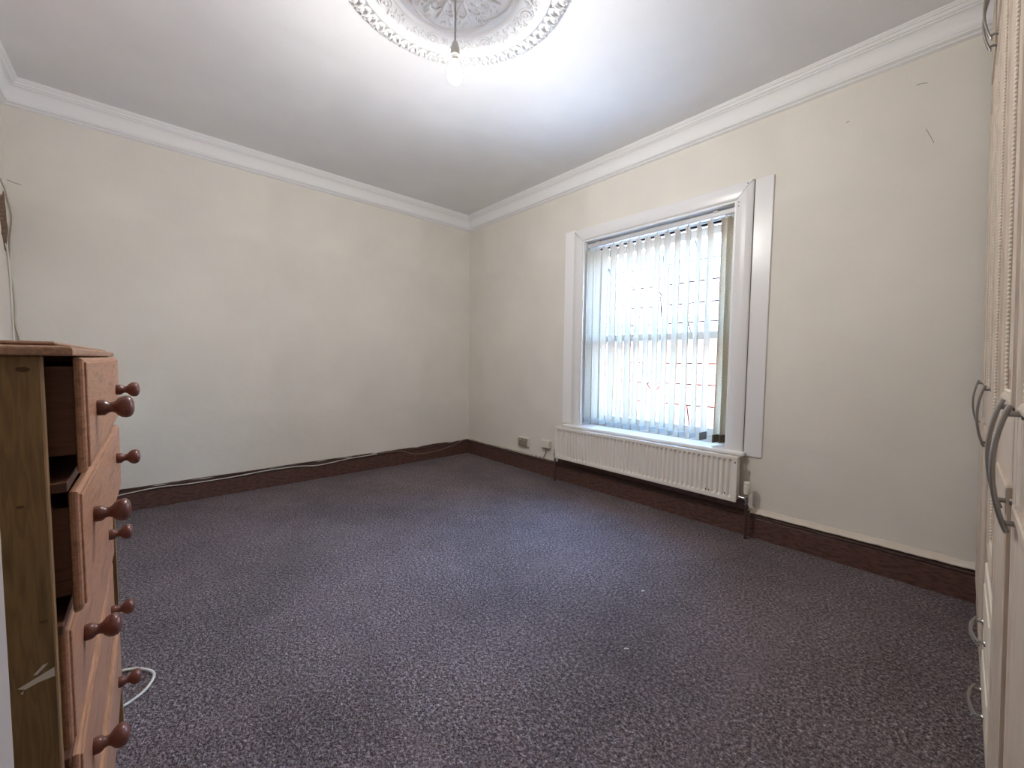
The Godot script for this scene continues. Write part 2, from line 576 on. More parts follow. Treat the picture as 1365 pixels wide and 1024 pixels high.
func skirting(called: String, a: Vector3, b: Vector3, out: Vector3, h: float, d: float, jag: float, label: String, seed_: int) -> void:
	var nf := FastNoiseLite.new()
	nf.seed = seed_
	nf.frequency = 3.0
	nf.fractal_octaves = 4
	var o := thing(called, (a + b) / 2, label, "skirting board", "", "structure")
	var board := []
	var top := []
	var L := (b - a).length()
	var n := int(L / 0.03)
	for i in n + 1:
		var s := L * i / n
		var p := a.lerp(b, float(i) / n)
		var j := nf.get_noise_1d(s)
		var k := nf.get_noise_1d(s * 4.0 + 100.0)
		var d2 := d + 0.0012 * k
		board.append([p + out * d2, p + out * d2 + Vector3(0, h - 0.035, 0), p + out * (d2 - 0.003) + Vector3(0, h - 0.031, 0)])
		var y := h + jag * 1.2 * j
		top.append([p + out * (d2 - 0.003) + Vector3(0, h - 0.033, 0), p + out * (d2 + 0.006 + 0.004 * k) + Vector3(0, h - 0.024, 0), p + out * (d2 + 0.004) + Vector3(0, h - 0.015 + 0.3 * jag * k, 0), p + out * (d * 0.75) + Vector3(0, h - 0.010, 0), p + out * (d * 0.75 + 0.002) + Vector3(0, y - 0.004, 0), p + out * (d * 0.5) + Vector3(0, y, 0), p + Vector3(0, y + jag * 0.6 * k, 0)])
	var st := mb()
	sweep(st, board, false, false, out)
	obj("board", st, M.skirting, o)
	st = mb()
	sweep(st, top, false, false, out + Vector3.UP)
	obj("moulding", st, M.skirting_top, o)

# ---------------------------------------------------------------- window

func build_window() -> void:
	var w := thing("window_1", Vector3(XR, WY0, (WZ0 + WZ1) / 2), "white framed leaded sash window behind the vertical blind", "window", "", "structure")
	var st: SurfaceTool
	# flat boards round the opening: two bands each side, one across the top with mitred corners
	for s in [0, 1]:
		var zi: float = WZ0 if s == 0 else WZ1
		var dir: float = -1.0 if s == 0 else 1.0
		var wi: float = 0.092 if s == 0 else 0.100
		var wo: float = 0.115 if s == 0 else 0.108
		# inner band, rounded, its top cut to a mitre
		st = mb()
		var rings := []
		for top in [0, 1]:
			var ring := []
			var prof := [Vector2(0, 0.0), Vector2(0.0, 0.014), Vector2(0.004, 0.019)]
			for k in 7:
				prof.append(Vector2(0.012 + (wi - 0.024) * k / 6.0, 0.022 + 0.006 * sin(PI * k / 6.0)))
			prof.append_array([Vector2(wi - 0.004, 0.019), Vector2(wi, 0.014), Vector2(wi, 0.0)])
			for p in prof:
				ring.append(Vector3(XR - p.y, (WY1 + p.x) if top == 1 else WY0 - 0.002, zi + dir * p.x))
			rings.append(ring)
		sweep(st, rings, true, false)
		cap(st, rings[0], Vector3.DOWN)
		obj("architrave", st, M.gloss_white, w)
		# outer band
		st = mb()
		var z0 := zi + dir * wi
		var z1 := z0 + dir * wo
		bx(st, Vector3(XR - (0.010 if s == 1 else 0.005), WY0 - (0.03 if s == 1 else 0.0), minf(z0, z1) + 0.001), Vector3(XR + 0.002, WY1 + (0.098 if s == 1 else 0.115), maxf(z0, z1) - 0.001), 0.004)
		obj("outer_board", st, M.gloss_white if s == 1 else M.plaster_white, w)
	st = mb()
	var rings2 := []
	for s in [0, 1]:
		var ring := []
		var prof := [Vector2(0, 0.0), Vector2(0.0, 0.014), Vector2(0.004, 0.019)]
		for k in 7:
			prof.append(Vector2(0.012 + 0.076 * k / 6.0, 0.022 + 0.004 * sin(PI * k / 6.0)))
		prof.append_array([Vector2(0.096, 0.019), Vector2(0.10, 0.014), Vector2(0.10, 0.0)])
		for p in prof:
			var z: float = (WZ0 - p.x * 0.92 + 0.0006) if s == 0 else (WZ1 + p.x - 0.0006)
			ring.append(Vector3(XR - p.y, WY1 + p.x, z))
		rings2.append(ring)
	sweep(st, rings2, true, false)
	obj("architrave", st, M.gloss_white, w)
	# open joints: the mitre and the seam between the two right-hand boards
	st = mb()
	var jp := []
	for k in 9:
		var u := k / 8.0
		jp.append(Vector3(XR - 0.0222 - 0.0052 * sin(PI * clampf((u - 0.1) / 0.8, 0, 1)), WY1 + 0.003 + 0.094 * u, WZ1 + 0.003 + 0.094 * u))
	tube(st, jp, 0.0011, 5)
	tube(st, [Vector3(XR - 0.0125, WY0, WZ1 + 0.1005), Vector3(XR - 0.0125, WY1 + 0.099, WZ1 + 0.1005)], 0.0016, 5)
	obj("joint", st, M.rust, w)
	# nail heads in the mitred corner
	for q in [Vector2(-0.955, 2.232), Vector2(-0.975, 2.195), Vector2(-1.003, 2.13), Vector2(-1.003, 2.105)]:
		st = mb()
		lathe(st, [Vector2(0, 0.0285), Vector2(0.0028, 0.028), Vector2(0.0028, 0.018)], 8, Transform3D(Basis(Vector3(0, 0, 1), PI / 2), Vector3(XR, q.y, q.x)))
		obj("nail_head", st, M.rust, w)
	# reveal lining
	st = mb()
	bx(st, Vector3(XR - 0.012, WY0, WZ0 - 0.0), Vector3(XR + 0.16, WY1, WZ0 + 0.012), 0.001)
	bx(st, Vector3(XR - 0.012, WY0, WZ1 - 0.012), Vector3(XR + 0.16, WY1, WZ1), 0.001)
	bx(st, Vector3(XR - 0.012, WY1 - 0.012, WZ0 + 0.012), Vector3(XR + 0.16, WY1, WZ1 - 0.012), 0.001)
	obj("reveal", st, M.sill_white, w)
	# sill board inside, ends running past the opening
	st = mb()
	bx(st, Vector3(XR - 0.062, WY0 - 0.026, WZ0 - 0.15), Vector3(XR, WY0 - 0.001, WZ1 + 0.118), 0.006)
	bx(st, Vector3(XR - 0.001, WY0 - 0.022, WZ0), Vector3(XR + 0.16, WY0 + 0.0, WZ1), 0.002)
	obj("sill", st, M.sill_white, w)
	st = mb()
	bx(st, Vector3(XR + 0.20, WY0 - 0.10, WZ0 - 0.05), Vector3(XR + 0.40, WY0 - 0.015, WZ1 + 0.05), 0.01)
	obj("outer_sill", st, M.pavement, w)
	# fixed frame
	var xf := XR + 0.13
	var fo := 0.040
	st = mb()
	bx(st, Vector3(xf, WY0, WZ0 + 0.012), Vector3(xf + 0.11, WY1 - 0.012, WZ0 + 0.012 + fo), 0.003)
	bx(st, Vector3(xf, WY0, WZ1 - 0.012 - fo), Vector3(xf + 0.11, WY1 - 0.012, WZ1 - 0.012), 0.003)
	bx(st, Vector3(xf, WY1 - 0.012 - fo, WZ0 + 0.012 + fo), Vector3(xf + 0.11, WY1 - 0.012, WZ1 - 0.012 - fo), 0.003)
	bx(st, Vector3(xf, WY0, WZ0 + 0.012 + fo), Vector3(xf + 0.11, WY0 + fo, WZ1 - 0.012 - fo), 0.003)
	obj("frame", st, M.pvc, w)
	var za := WZ0 + 0.012 + fo
	var zb := WZ1 - 0.012 - fo
	st = mb()
	bx(st, Vector3(xf + 0.012, WY1 - 0.012 - fo - 0.012, za), Vector3(xf + 0.03, WY1 - 0.012 - fo, zb), 0.001)
	obj("gasket", st, M.gasket, w)
	# two sashes, the lower one nearer the room
	for s in [0, 1]:
		var y0: float = 1.265 if s == 0 else WY0 + fo
		var y1: float = WY1 - 0.012 - fo - 0.014 if s == 0 else 1.335
		var x0: float = xf + (0.052 if s == 0 else 0.010)
		var rail := 0.058
		st = mb()
		bx(st, Vector3(x0, y0, za), Vector3(x0 + 0.038, y1, za + 0.05), 0.003)
		bx(st, Vector3(x0, y0, zb - 0.05), Vector3(x0 + 0.038, y1, zb), 0.003)
		bx(st, Vector3(x0, y1 - rail, za + 0.05), Vector3(x0 + 0.038, y1, zb - 0.05), 0.003)
		bx(st, Vector3(x0, y0, za + 0.05), Vector3(x0 + 0.038, y0 + rail, zb - 0.05), 0.003)
		var sash := obj("sash", st, M.pvc, w)
		st = mb()
		bx(st, Vector3(x0 + 0.017, y0 + rail - 0.01, za + 0.04), Vector3(x0 + 0.021, y1 - rail + 0.01, zb - 0.04))
		obj("pane", st, M.glass, sash)
		# lead: level lines, a diamond in the middle, uprights above and below it
		st = mb()
		var xg := x0 + 0.0155
		var zc := -1.62 if s == 0 else -1.645
		var yc := 1.715 if s == 0 else 0.93
		var ys := [1.867, 1.713, 1.554, 1.41] if s == 0 else [1.101, 0.945, 0.788]
		for y in ys:
			for seg in [[za + 0.05, zc - 0.06], [zc + 0.06, zb - 0.05]]:
				bx(st, Vector3(xg - 0.002, y - 0.0045, seg[0]), Vector3(xg + 0.002, y + 0.0045, seg[1]))
		var dz := 0.055
		var dy := 0.085
		var dia := [Vector3(xg, yc + dy, zc), Vector3(xg, yc, zc + dz), Vector3(xg, yc - dy, zc), Vector3(xg, yc, zc - dz)]
		for k in 4:
			tube(st, [dia[k], dia[(k + 1) % 4]], 0.0045, 6)
		var ups := [[zc, yc + dy, y1 - rail], [zc, y0 + rail, yc - dy]]
		for z in [-2.13, -1.90, -1.36]:
			ups.append([z, 1.867 if s == 0 else y0 + rail, y1 - rail if s == 0 else 0.788])
			if s == 0:
				ups.append([z - 0.03, y0 + rail, 1.41])
		for u in ups:
			tube(st, [Vector3(xg, u[1], u[0] + 0.012), Vector3(xg, (u[1] + u[2]) / 2, u[0]), Vector3(xg, u[2], u[0] - 0.012)], 0.0045, 6)
		obj("lead_came", st, M.lead, sash)

# ---------------------------------------------------------------- across the street

func build_outside() -> void:
	var st := mb()
	bx(st, Vector3(XR + 0.3, -3.3, -40), Vector3(60, -3.1, 30))
	tag(obj("ground", st, M.road), "pale sunlit street surface out of view below the window, lighting the ceiling", "ground", "", "structure")
	st = mb()
	bx(st, Vector3(10.3, -3.1, -40), Vector3(12.6, -2.98, 30), 0.01)
	tag(obj("pavement", st, M.pavement), "pale raised pavement in front of the house across the street", "pavement", "", "structure")
	# a brick terrace with a tiled roof
	var h := thing("terraced_house", Vector3(12.6, -3.1, -9), "bright brick terraced house with tiled roof seen through the blind", "house")
	st = mb()
	var wins := []
	for z in [-16.5, -12.2, -7.0, -2.6]:
		wins.append([z - 0.45, z + 0.45, 0.55, 1.75])
		wins.append([z - 0.6, z + 0.6, -2.2, -0.75])
	# front wall pierced by the windows: courses of upright strips
	var zs := [-20.0, 4.0]
	for q in wins:
		zs.append(q[0]); zs.append(q[1])
	zs.sort()
	for i in range(zs.size() - 1):
		if zs[i + 1] - zs[i] < 0.001:
			continue
		var zm: float = (zs[i] + zs[i + 1]) / 2
		var cuts := []
		for q in wins:
			if zm > q[0] and zm < q[1]:
				cuts.append([q[2], q[3]])
		cuts.sort_custom(func(a, b): return a[0] < b[0])
		var y := -3.1
		for q in cuts:
			bx(st, Vector3(12.6, y, zs[i]), Vector3(12.85, q[0], zs[i + 1]))
			y = q[1]
		bx(st, Vector3(12.6, y, zs[i]), Vector3(12.85, 2.3, zs[i + 1]))
	bx(st, Vector3(18.2, -3.1, -20), Vector3(18.4, 2.3, 4))
	bx(st, Vector3(12.85, -3.1, -20), Vector3(18.2, 2.3, -19.8))
	bx(st, Vector3(12.85, -3.1, 3.8), Vector3(18.2, 2.3, 4))
	obj("brick_wall", st, M.brick, h)
	for q in wins:
		st = mb()
		var f := 0.06
		bx(st, Vector3(12.66, q[2], q[0]), Vector3(12.74, q[3], q[0] + f))
		bx(st, Vector3(12.66, q[2], q[1] - f), Vector3(12.74, q[3], q[1]))
		bx(st, Vector3(12.66, q[2], q[0] + f), Vector3(12.74, q[2] + f, q[1] - f))
		bx(st, Vector3(12.66, q[3] - f, q[0] + f), Vector3(12.74, q[3], q[1] - f))
		bx(st, Vector3(12.67, (q[2] + q[3]) / 2 - 0.03, q[0] + f), Vector3(12.73, (q[2] + q[3]) / 2 + 0.03, q[1] - f))
		var fr := obj("window", st, M.pvc, h)
		st = mb()
		bx(st, Vector3(12.69, q[2] + f, q[0] + f), Vector3(12.70, q[3] - f, q[1] - f))
		obj("pane", st, M.far_glass, fr)
		st = mb()
		bx(st, Vector3(12.55, q[2] - 0.1, q[0] - 0.08), Vector3(12.66, q[2], q[1] + 0.08), 0.01)
		obj("window_sill", st, M.render_wall, h)
	# roof of overlapping tile courses
	st = mb()
	bx(st, Vector3(12.7, 2.24, -20.1), Vector3(18.3, 2.3, 4.1))
	var roof := obj("roof", st, M.roof_tile, h)
	st = mb()
	var e := Vector3(12.35, 2.25, 0)
	var r := Vector3(15.5, 4.45, 0)
	var courses := 16
	for k in courses:
		var p := e.lerp(r, float(k) / courses)
		var q := e.lerp(r, float(k + 1.25) / courses)
		var up := Vector3(-0.57, 0.82, 0)
		var rings := []
		var z := -20.2
		while z < 4.2:
			for s in [[0.0, 0.0], [0.10, 0.035], [0.2, 0.0]]:
				rings.append([p + up * (0.03 + s[1]) + Vector3(0, 0, z + s[0]), q + up * s[1] + Vector3(0, 0, z + s[0])])
			z += 0.24
		var strip := []
		for a in rings:
			strip.append([a[0] - up * 0.04, a[0], a[1]])
		sweep(st, strip, false, false, up)
	var tl := obj("roof_tile", st, M.roof_tile, roof)
	tl.set_meta("kind", "stuff")
	st = mb()
	flat(st)
	poly(st, [Vector3(15.5, 4.45, -20.2), Vector3(15.5, 4.45, 4.2), Vector3(18.7, 2.25, 4.2), Vector3(18.7, 2.25, -20.2)], Vector3(0.5, 1, 0))
	poly(st, [Vector3(12.5, 2.3, 4.0), Vector3(15.5, 4.4, 4.0), Vector3(18.5, 2.3, 4.0)], Vector3(0, 0, 1))
	poly(st, [Vector3(12.5, 2.3, -20), Vector3(15.5, 4.4, -20), Vector3(18.5, 2.3, -20)], Vector3(0, 0, -1))
	obj("rear_slope", st, M.roof_tile, h)
	st = mb()
	tube(st, [Vector3(15.5, 4.47, -20.2), Vector3(15.5, 4.47, 4.2)], 0.11, 10)
	obj("ridge", st, M.roof_tile, h)
	st = mb()
	tube(st, [Vector3(12.3, 2.24, -20.2), Vector3(12.3, 2.24, 4.2)], 0.07, 10)
	bx(st, Vector3(12.4, 2.05, -20), Vector3(12.6, 2.25, 4), 0.01)
	obj("gutter", st, M.pvc, h)
	for z in [-14.4, -5.0]:
		st = mb()
		bx(st, Vector3(15.0, 4.0, z - 0.5), Vector3(15.9, 5.5, z + 0.5), 0.02)
		for k in 3:
			lathe(st, [Vector2(0.11, 0), Vector2(0.09, 0.35), Vector2(0.07, 0.35), Vector2(0.07, 0.1)], 10, Transform3D(Basis.IDENTITY, Vector3(15.45, 5.5, z - 0.3 + 0.3 * k)))
		obj("chimney", st, M.brick, h)

# ---------------------------------------------------------------- chest of drawers

func knob_mesh() -> ArrayMesh:
	var st := mb()
	# along +x: collar, waist, mushroom head
	lathe(st, [Vector2(0, 0), Vector2(0.0118, 0), Vector2(0.0125, 0.002), Vector2(0.0125, 0.008), Vector2(0.0112, 0.0105), Vector2(0.0085, 0.0135), Vector2(0.0078, 0.017), Vector2(0.0095, 0.0205), Vector2(0.014, 0.024), Vector2(0.0172, 0.0285), Vector2(0.0182, 0.0335), Vector2(0.0172, 0.0382), Vector2(0.0135, 0.0415), Vector2(0.007, 0.0435), Vector2(0, 0.044)], 28, Transform3D(Basis(Vector3(0, 0, 1), -PI / 2), Vector3.ZERO), 60.0)
	return bake(st)

func build_chest() -> void:
	var x0 := XL + 0.022
	var x1 := -0.097
	var z0 := -1.57     # far side
	var z1 := -0.76     # near side
	var c := thing("chest_of_drawers", Vector3((x0 + x1) / 2, 0, (z0 + z1) / 2), "tall pine chest of five ajar drawers with round wooden knobs", "chest of drawers")
	var st := mb()
	bx(st, Vector3(x0, 0.0, z1 - 0.018), Vector3(x1, 1.100, z1), 0.0015)
	var side := obj("side_panel", st, M.pine_side, c)
	# knots and the pale scrape on the near side
	for k in [[-0.120, 0.915, 0.0035], [-0.112, 1.083, 0.006], [-0.106, 0.765, 0.004], [-0.30, 0.9, 0.008]]:
		st = mb()
		lathe(st, [Vector2(0, 0.0006), Vector2(k[2] * 0.6, 0.0005), Vector2(k[2], 0)], 14, Transform3D(Basis(Vector3(1, 0, 0), PI / 2) * Basis.from_scale(Vector3(1.0, 1, 0.55)), Vector3(k[0], k[1], z1)))
		obj("knot", st, M.knot, side)
	st = mb()
	flat(st)
	var zs := z1 + 0.0007
	for p in [[Vector2(-0.130, 0.689), Vector2(-0.118, 0.694), Vector2(-0.099, 0.702), Vector2(-0.099, 0.690), Vector2(-0.112, 0.689), Vector2(-0.124, 0.685)], [Vector2(-0.117, 0.700), Vector2(-0.109, 0.709), Vector2(-0.104, 0.710), Vector2(-0.109, 0.704), Vector2(-0.114, 0.699)], [Vector2(-0.128, 0.682), Vector2(-0.125, 0.684), Vector2(-0.126, 0.680)]]:
		var pts := []
		for q in p:
			pts.append(Vector3(q.x, q.y, zs))
		poly(st, pts, Vector3(0, 0, 1))
	obj("scrape", st, M.scuff, side)
	st = mb()
	bx(st, Vector3(x0, 0.0, z0), Vector3(x1 + 0.019, 1.100, z0 + 0.018), 0.0015)
	obj("side_panel", st, M.pine_side, c)
	st = mb()
	bx(st, Vector3(x0 - 0.006, 0.03, z0), Vector3(x0, 1.10, z1))
	obj("back_panel", st, M.pine_dark, c)
	# top: bullnosed lower board, thinner board set on it
	st = mb()
	var ov := [Vector2(0.0055, 0.0), Vector2(0.0076, 0.0012), Vector2(0.0082, 0.0026), Vector2(0.0082, 0.0080), Vector2(0.0070, 0.0103), Vector2(0.0045, 0.0119), Vector2(0.0, 0.0125)]
	var rings := []
	for p in ov:
		var e: float = p.x
		rings.append([Vector3(x0 - 0.01, 1.100 + p.y, z1 + 0.012 + e), Vector3(-0.0765 + e, 1.100 + p.y, z1 + 0.012 + e), Vector3(-0.0765 + e, 1.100 + p.y, z0 - 0.012 - e), Vector3(x0 - 0.01, 1.100 + p.y, z0 - 0.012 - e)])
	sweep(st, rings, true, false)
	cap(st, rings[0], Vector3.DOWN)
	cap(st, rings[-1], Vector3.UP)
	bx(st, Vector3(x0 - 0.01, 1.1125, z0 - 0.004), Vector3(-0.083, 1.1178, z1 + 0.004), 0.002)
	obj("top_board", st, M.pine_top, c)
	# plinth, rails between the drawers
	st = mb()
	bx(st, Vector3(x1 - 0.03, 0.0, z0 + 0.018), Vector3(x1 - 0.004, 0.165, z1 - 0.018), 0.002)
	obj("plinth", st, M.pine_front, c)
	for y in [0.368, 0.553, 0.738, 0.928]:
		st = mb()
		bx(st, Vector3(x0, y - 0.0065, z0 + 0.018), Vector3(-0.082 if y > 0.9 else -0.092, y + 0.0065, z1 - 0.018), 0.001)
		obj("rail", st, M.pine_dark, c)
	# drawers: [front bottom, front top, face x near, face x far, knob height]
	var km := knob_mesh()
	var zn := -0.800
	var zf := -1.530
	for d in [[0.940, 1.098, -0.0615, -0.0585, 1.018], [0.747, 0.916, -0.0715, -0.061, 0.847], [0.560, 0.728, -0.0875, -0.0805, 0.657], [0.375, 0.545, -0.0825, -0.0845, 0.462], [0.190, 0.357, -0.0775, -0.0765, 0.271]]:
		var dirv := Vector3(d[3] - d[2], 0, zf - zn).normalized()
		var nrm := Vector3.UP.cross(dirv) * -1.0
		if nrm.x < 0:
			nrm = -nrm
		var o := Vector3(d[2], 0, zn)
		var L := Vector3(d[3] - d[2], 0, zf - zn).length()
		# local frame: u along the drawer, v up, w out of the face
		var fp := func(u: float, v: float, w: float) -> Vector3:
			return o + dirv * u + Vector3.UP * v + nrm * w
		st = mb()
		# front board: back edge square, rounded lip, a routed step, then the flat field
		var prof := [[0.0, -0.0135], [0.0, -0.0035], [0.0008, -0.0015], [0.0025, -0.0004], [0.0045, 0.0]]
		var rg := []
		for p in [[0.004, -0.0135], [0.0005, -0.012], [0.0, -0.0095], [0.0004, -0.0065], [0.002, -0.0042], [0.0045, -0.003], [0.0065, -0.0028], [0.0068, -0.0008], [0.0085, 0.0]]:
			var i: float = p[0]
			rg.append([fp.call(i, d[0] + i, p[1]), fp.call(L - i, d[0] + i, p[1]), fp.call(L - i, d[1] - i, p[1]), fp.call(i, d[1] - i, p[1])])
		sweep(st, rg, true, false)
		cap(st, rg[0], -nrm)
		cap(st, rg[-1], nrm)
		var dr := obj("drawer", st, M.pine_front, c)
		# box behind the front
		st = mb()
		var depth := 0.40
		var b0: float = d[0] + 0.026
		var b1: float = d[1] - (0.012 if d[1] > 1.0 else 0.022)
		for s in [[0.004, 0.016], [L - 0.016, L - 0.004]]:
			var q := []
			for w in [-0.0135, -depth]:
				q.append([fp.call(s[0], b0, w), fp.call(s[1], b0, w), fp.call(s[1], b1, w), fp.call(s[0], b1, w)])
			sweep(st, q, true, false)
			cap(st, q[1], -nrm)
		var q2 := []
		for w in [-0.0135, -depth]:
			q2.append([fp.call(0.016, b0, w), fp.call(L - 0.016, b0, w), fp.call(L - 0.016, b0 + 0.008, w), fp.call(0.016, b0 + 0.008, w)])
		sweep(st, q2, true, false)
		q2 = []
		for w in [-depth + 0.012, -depth]:
			q2.append([fp.call(0.016, b0, w), fp.call(L - 0.016, b0, w), fp.call(L - 0.016, b1, w), fp.call(0.016, b1, w)])
		sweep(st, q2, true, false)
		cap(st, q2[0], nrm)
		cap(st, q2[1], -nrm)
		obj("drawer_box", st, M.pine_dark, dr)
		for zk in [-0.92, -1.397]:
			var u: float = (zk - zn) / dirv.z
			var at: Vector3 = fp.call(u, d[4], 0.0)
			put("knob", km, M.knob, Transform3D(Basis(nrm, Vector3.UP, nrm.cross(Vector3.UP)), at), dr)

# ---------------------------------------------------------------- wardrobe

func bow_handle(st: SurfaceTool, a: Vector3, b: Vector3, out: Vector3, rise: float, side: Vector3) -> void:
	# two round bars side by side bowing between two feet
	for s in [-1.0, 1.0]:
		var pts := []
		for k in 17:
			var t := k / 16.0
			pts.append(a.lerp(b, t) + out * rise * (0.45 + 0.55 * pow(sin(PI * t), 0.8)) + side * 0.0050 * s + (b - a) * (t - 0.5) * 0.16)
		tube(st, pts, 0.0034, 8)
	for p in [a, b]:
		tube(st, [p, p + out * rise * 0.68], 0.0045, 8)
		lathe(st, [Vector2(0, 0.003), Vector2(0.008, 0.003), Vector2(0.009, 0)], 12, Transform3D(Basis(side, out, side.cross(out)), p))

func build_wardrobe() -> void:
	var zf := 0.117
	var X0 := 0.25
	var X1 := 2.835
	var H := 2.745
	var w := thing("fitted_wardrobe", Vector3((X0 + X1) / 2, 0, zf), "cream wood grain fitted wardrobe with beaded panel doors along the right", "wardrobe")
	var st := mb()
	bx(st, Vector3(X0, 0, zf + 0.02), Vector3(X1, H - 0.06, 0.685), 0.002)
	obj("carcass", st, M.cream_wood, w)
	st = mb()
	bx(st, Vector3(X1 - 0.002, 0, zf + 0.012), Vector3(XR - 0.001, H - 0.06, zf + 0.05), 0.001)
	obj("filler_strip", st, M.cream_wood, w)
	st = mb()
	bx(st, Vector3(X0, 0.0, zf - 0.021), Vector3(X1, 0.075, zf + 0.02), 0.002)
	obj("plinth", st, M.cream_wood, w)
	var out := Vector3(0, 0, -1)
	var xs := [2.80, 2.37, 1.94, 1.51, 1.08, 0.65, 0.26]
	var handles := [2.735, 1.99, 0.0, 1.15, 0.985, 0.0]
	for i in 6:
		var xb: float = xs[i] - 0.0025
		var xa: float = xs[i + 1] + 0.0025
		var yb := 0.08 if i != 2 else 0.50
		door(w, xa, xb, yb, 2.255, zf, i == 2, handles[i], 0.945)
		door(w, xa, xb, 2.26, H - 0.07, zf, true, 0.0, 0.0)
		# overhead handles, hung on the pairs of doors by the wall
	# handles of the overhead doors
	for x in [2.33, 2.41]:
		st = mb()
		bow_handle(st, Vector3(x, 2.315, zf - 0.020), Vector3(x, 2.50, zf - 0.020), out, 0.036, Vector3.RIGHT)
		obj("handle", st, M.steel, w)
	# two drawers below the short door
	for d in [[0.085, 0.285, 0.150], [0.29, 0.492, 0.355]]:
		st = mb()
		var a := Vector3(1.512, d[0], zf - 0.0245)
		var b := Vector3(1.938, d[1], zf + 0.018)
		bx(st, a, b, 0.004)
		bx(st, Vector3(a.x + 0.05, a.y + 0.045, a.z - 0.003), Vector3(b.x - 0.05, b.y - 0.045, a.z + 0.01), 0.006)
		var dr := obj("drawer", st, M.cream_light, w)
		st = mb()
		var ym: float = d[2]
		bow_handle(st, Vector3(1.66, ym, a.z - 0.004), Vector3(1.80, ym, a.z - 0.004), out, 0.026, Vector3.UP)
		obj("handle", st, M.steel, dr)
	w.rotation.x = -0.030

func door(w: Node3D, xa: float, xb: float, ya: float, yb: float, zf: float, plain: bool, hx: float, hy: float) -> void:
	var st := mb()
	var t := 0.02
	var s := 0.062     # stile width
	var zz := zf - t + 0.02
	# frame of stiles and rails, stepped mouldings inside
	var panels := [[ya + s, yb - s]]
	if not plain:
		panels = [[ya + 0.07, 0.885], [1.035, yb - s]]
	bx(st, Vector3(xa, ya, zz - t), Vector3(xa + s, yb, zz), 0.003)
	bx(st, Vector3(xb - s, ya, zz - t), Vector3(xb, yb, zz), 0.003)
	var y := ya
	for p in panels:
		bx(st, Vector3(xa + s, y, zz - t), Vector3(xb - s, p[0], zz), 0.002)
		y = p[1]
	bx(st, Vector3(xa + s, y, zz - t), Vector3(xb - s, yb, zz), 0.002)
	var d := obj("door", st, M.cream_wood, w)
	for k in panels.size():
		var p: Array = panels[k]
		var raised: bool = not plain and k == 0
		st = mb()
		var steps := []
		if raised:
			steps = [[0.0, -0.019], [0.0, -0.0255], [0.003, -0.0275], [0.016, -0.0275], [0.022, -0.025], [0.045, -0.022]]
		else:
			steps = [[-0.006, -0.020], [-0.004, -0.0245], [0.002, -0.0255], [0.008, -0.023], [0.014, -0.018], [0.020, -0.011], [0.045, -0.011], [0.065, -0.017]]
		var rg := []
		for q in steps:
			var e: float = q[0]
			var z: float = zz + q[1]
			rg.append([Vector3(xa + s + e, p[0] + e, z), Vector3(xb - s - e, p[0] + e, z), Vector3(xb - s - e, p[1] - e, z), Vector3(xa + s + e, p[1] - e, z)])
		sweep(st, rg, true, false)
		cap(st, rg[-1], Vector3(0, 0, -1))
		obj("panel", st, M.cream_wood, d)
		if not raised:
			# rope bead round the panel
			st = mb()
			var e := 0.016
			var loop := [Vector3(xa + s + e, p[0] + e, 0), Vector3(xb - s - e, p[0] + e, 0), Vector3(xb - s - e, p[1] - e, 0), Vector3(xa + s + e, p[1] - e, 0)]
			for c in 4:
				var a: Vector3 = loop[c]
				var b: Vector3 = loop[(c + 1) % 4]
				var n := int((b - a).length() / 0.0095)
				for j in n:
					var q := a.lerp(b, (j + 0.5) / n)
					q.z = zz - 0.0175
					blob(st, q, Vector3(0.0036, 0.0042, 0.0036) if c % 2 == 1 else Vector3(0.0042, 0.0036, 0.0036), Basis.IDENTITY, 5, 4)
			obj("bead_moulding", st, M.cream_light, d)
	if hx > 0.0:
		st = mb()
		bow_handle(st, Vector3(hx, hy - 0.085, zz - t), Vector3(hx, hy + 0.085, zz - t), Vector3(0, 0, -1), 0.030, Vector3.RIGHT)
		obj("handle", st, M.steel, d)

# ---------------------------------------------------------------- radiator

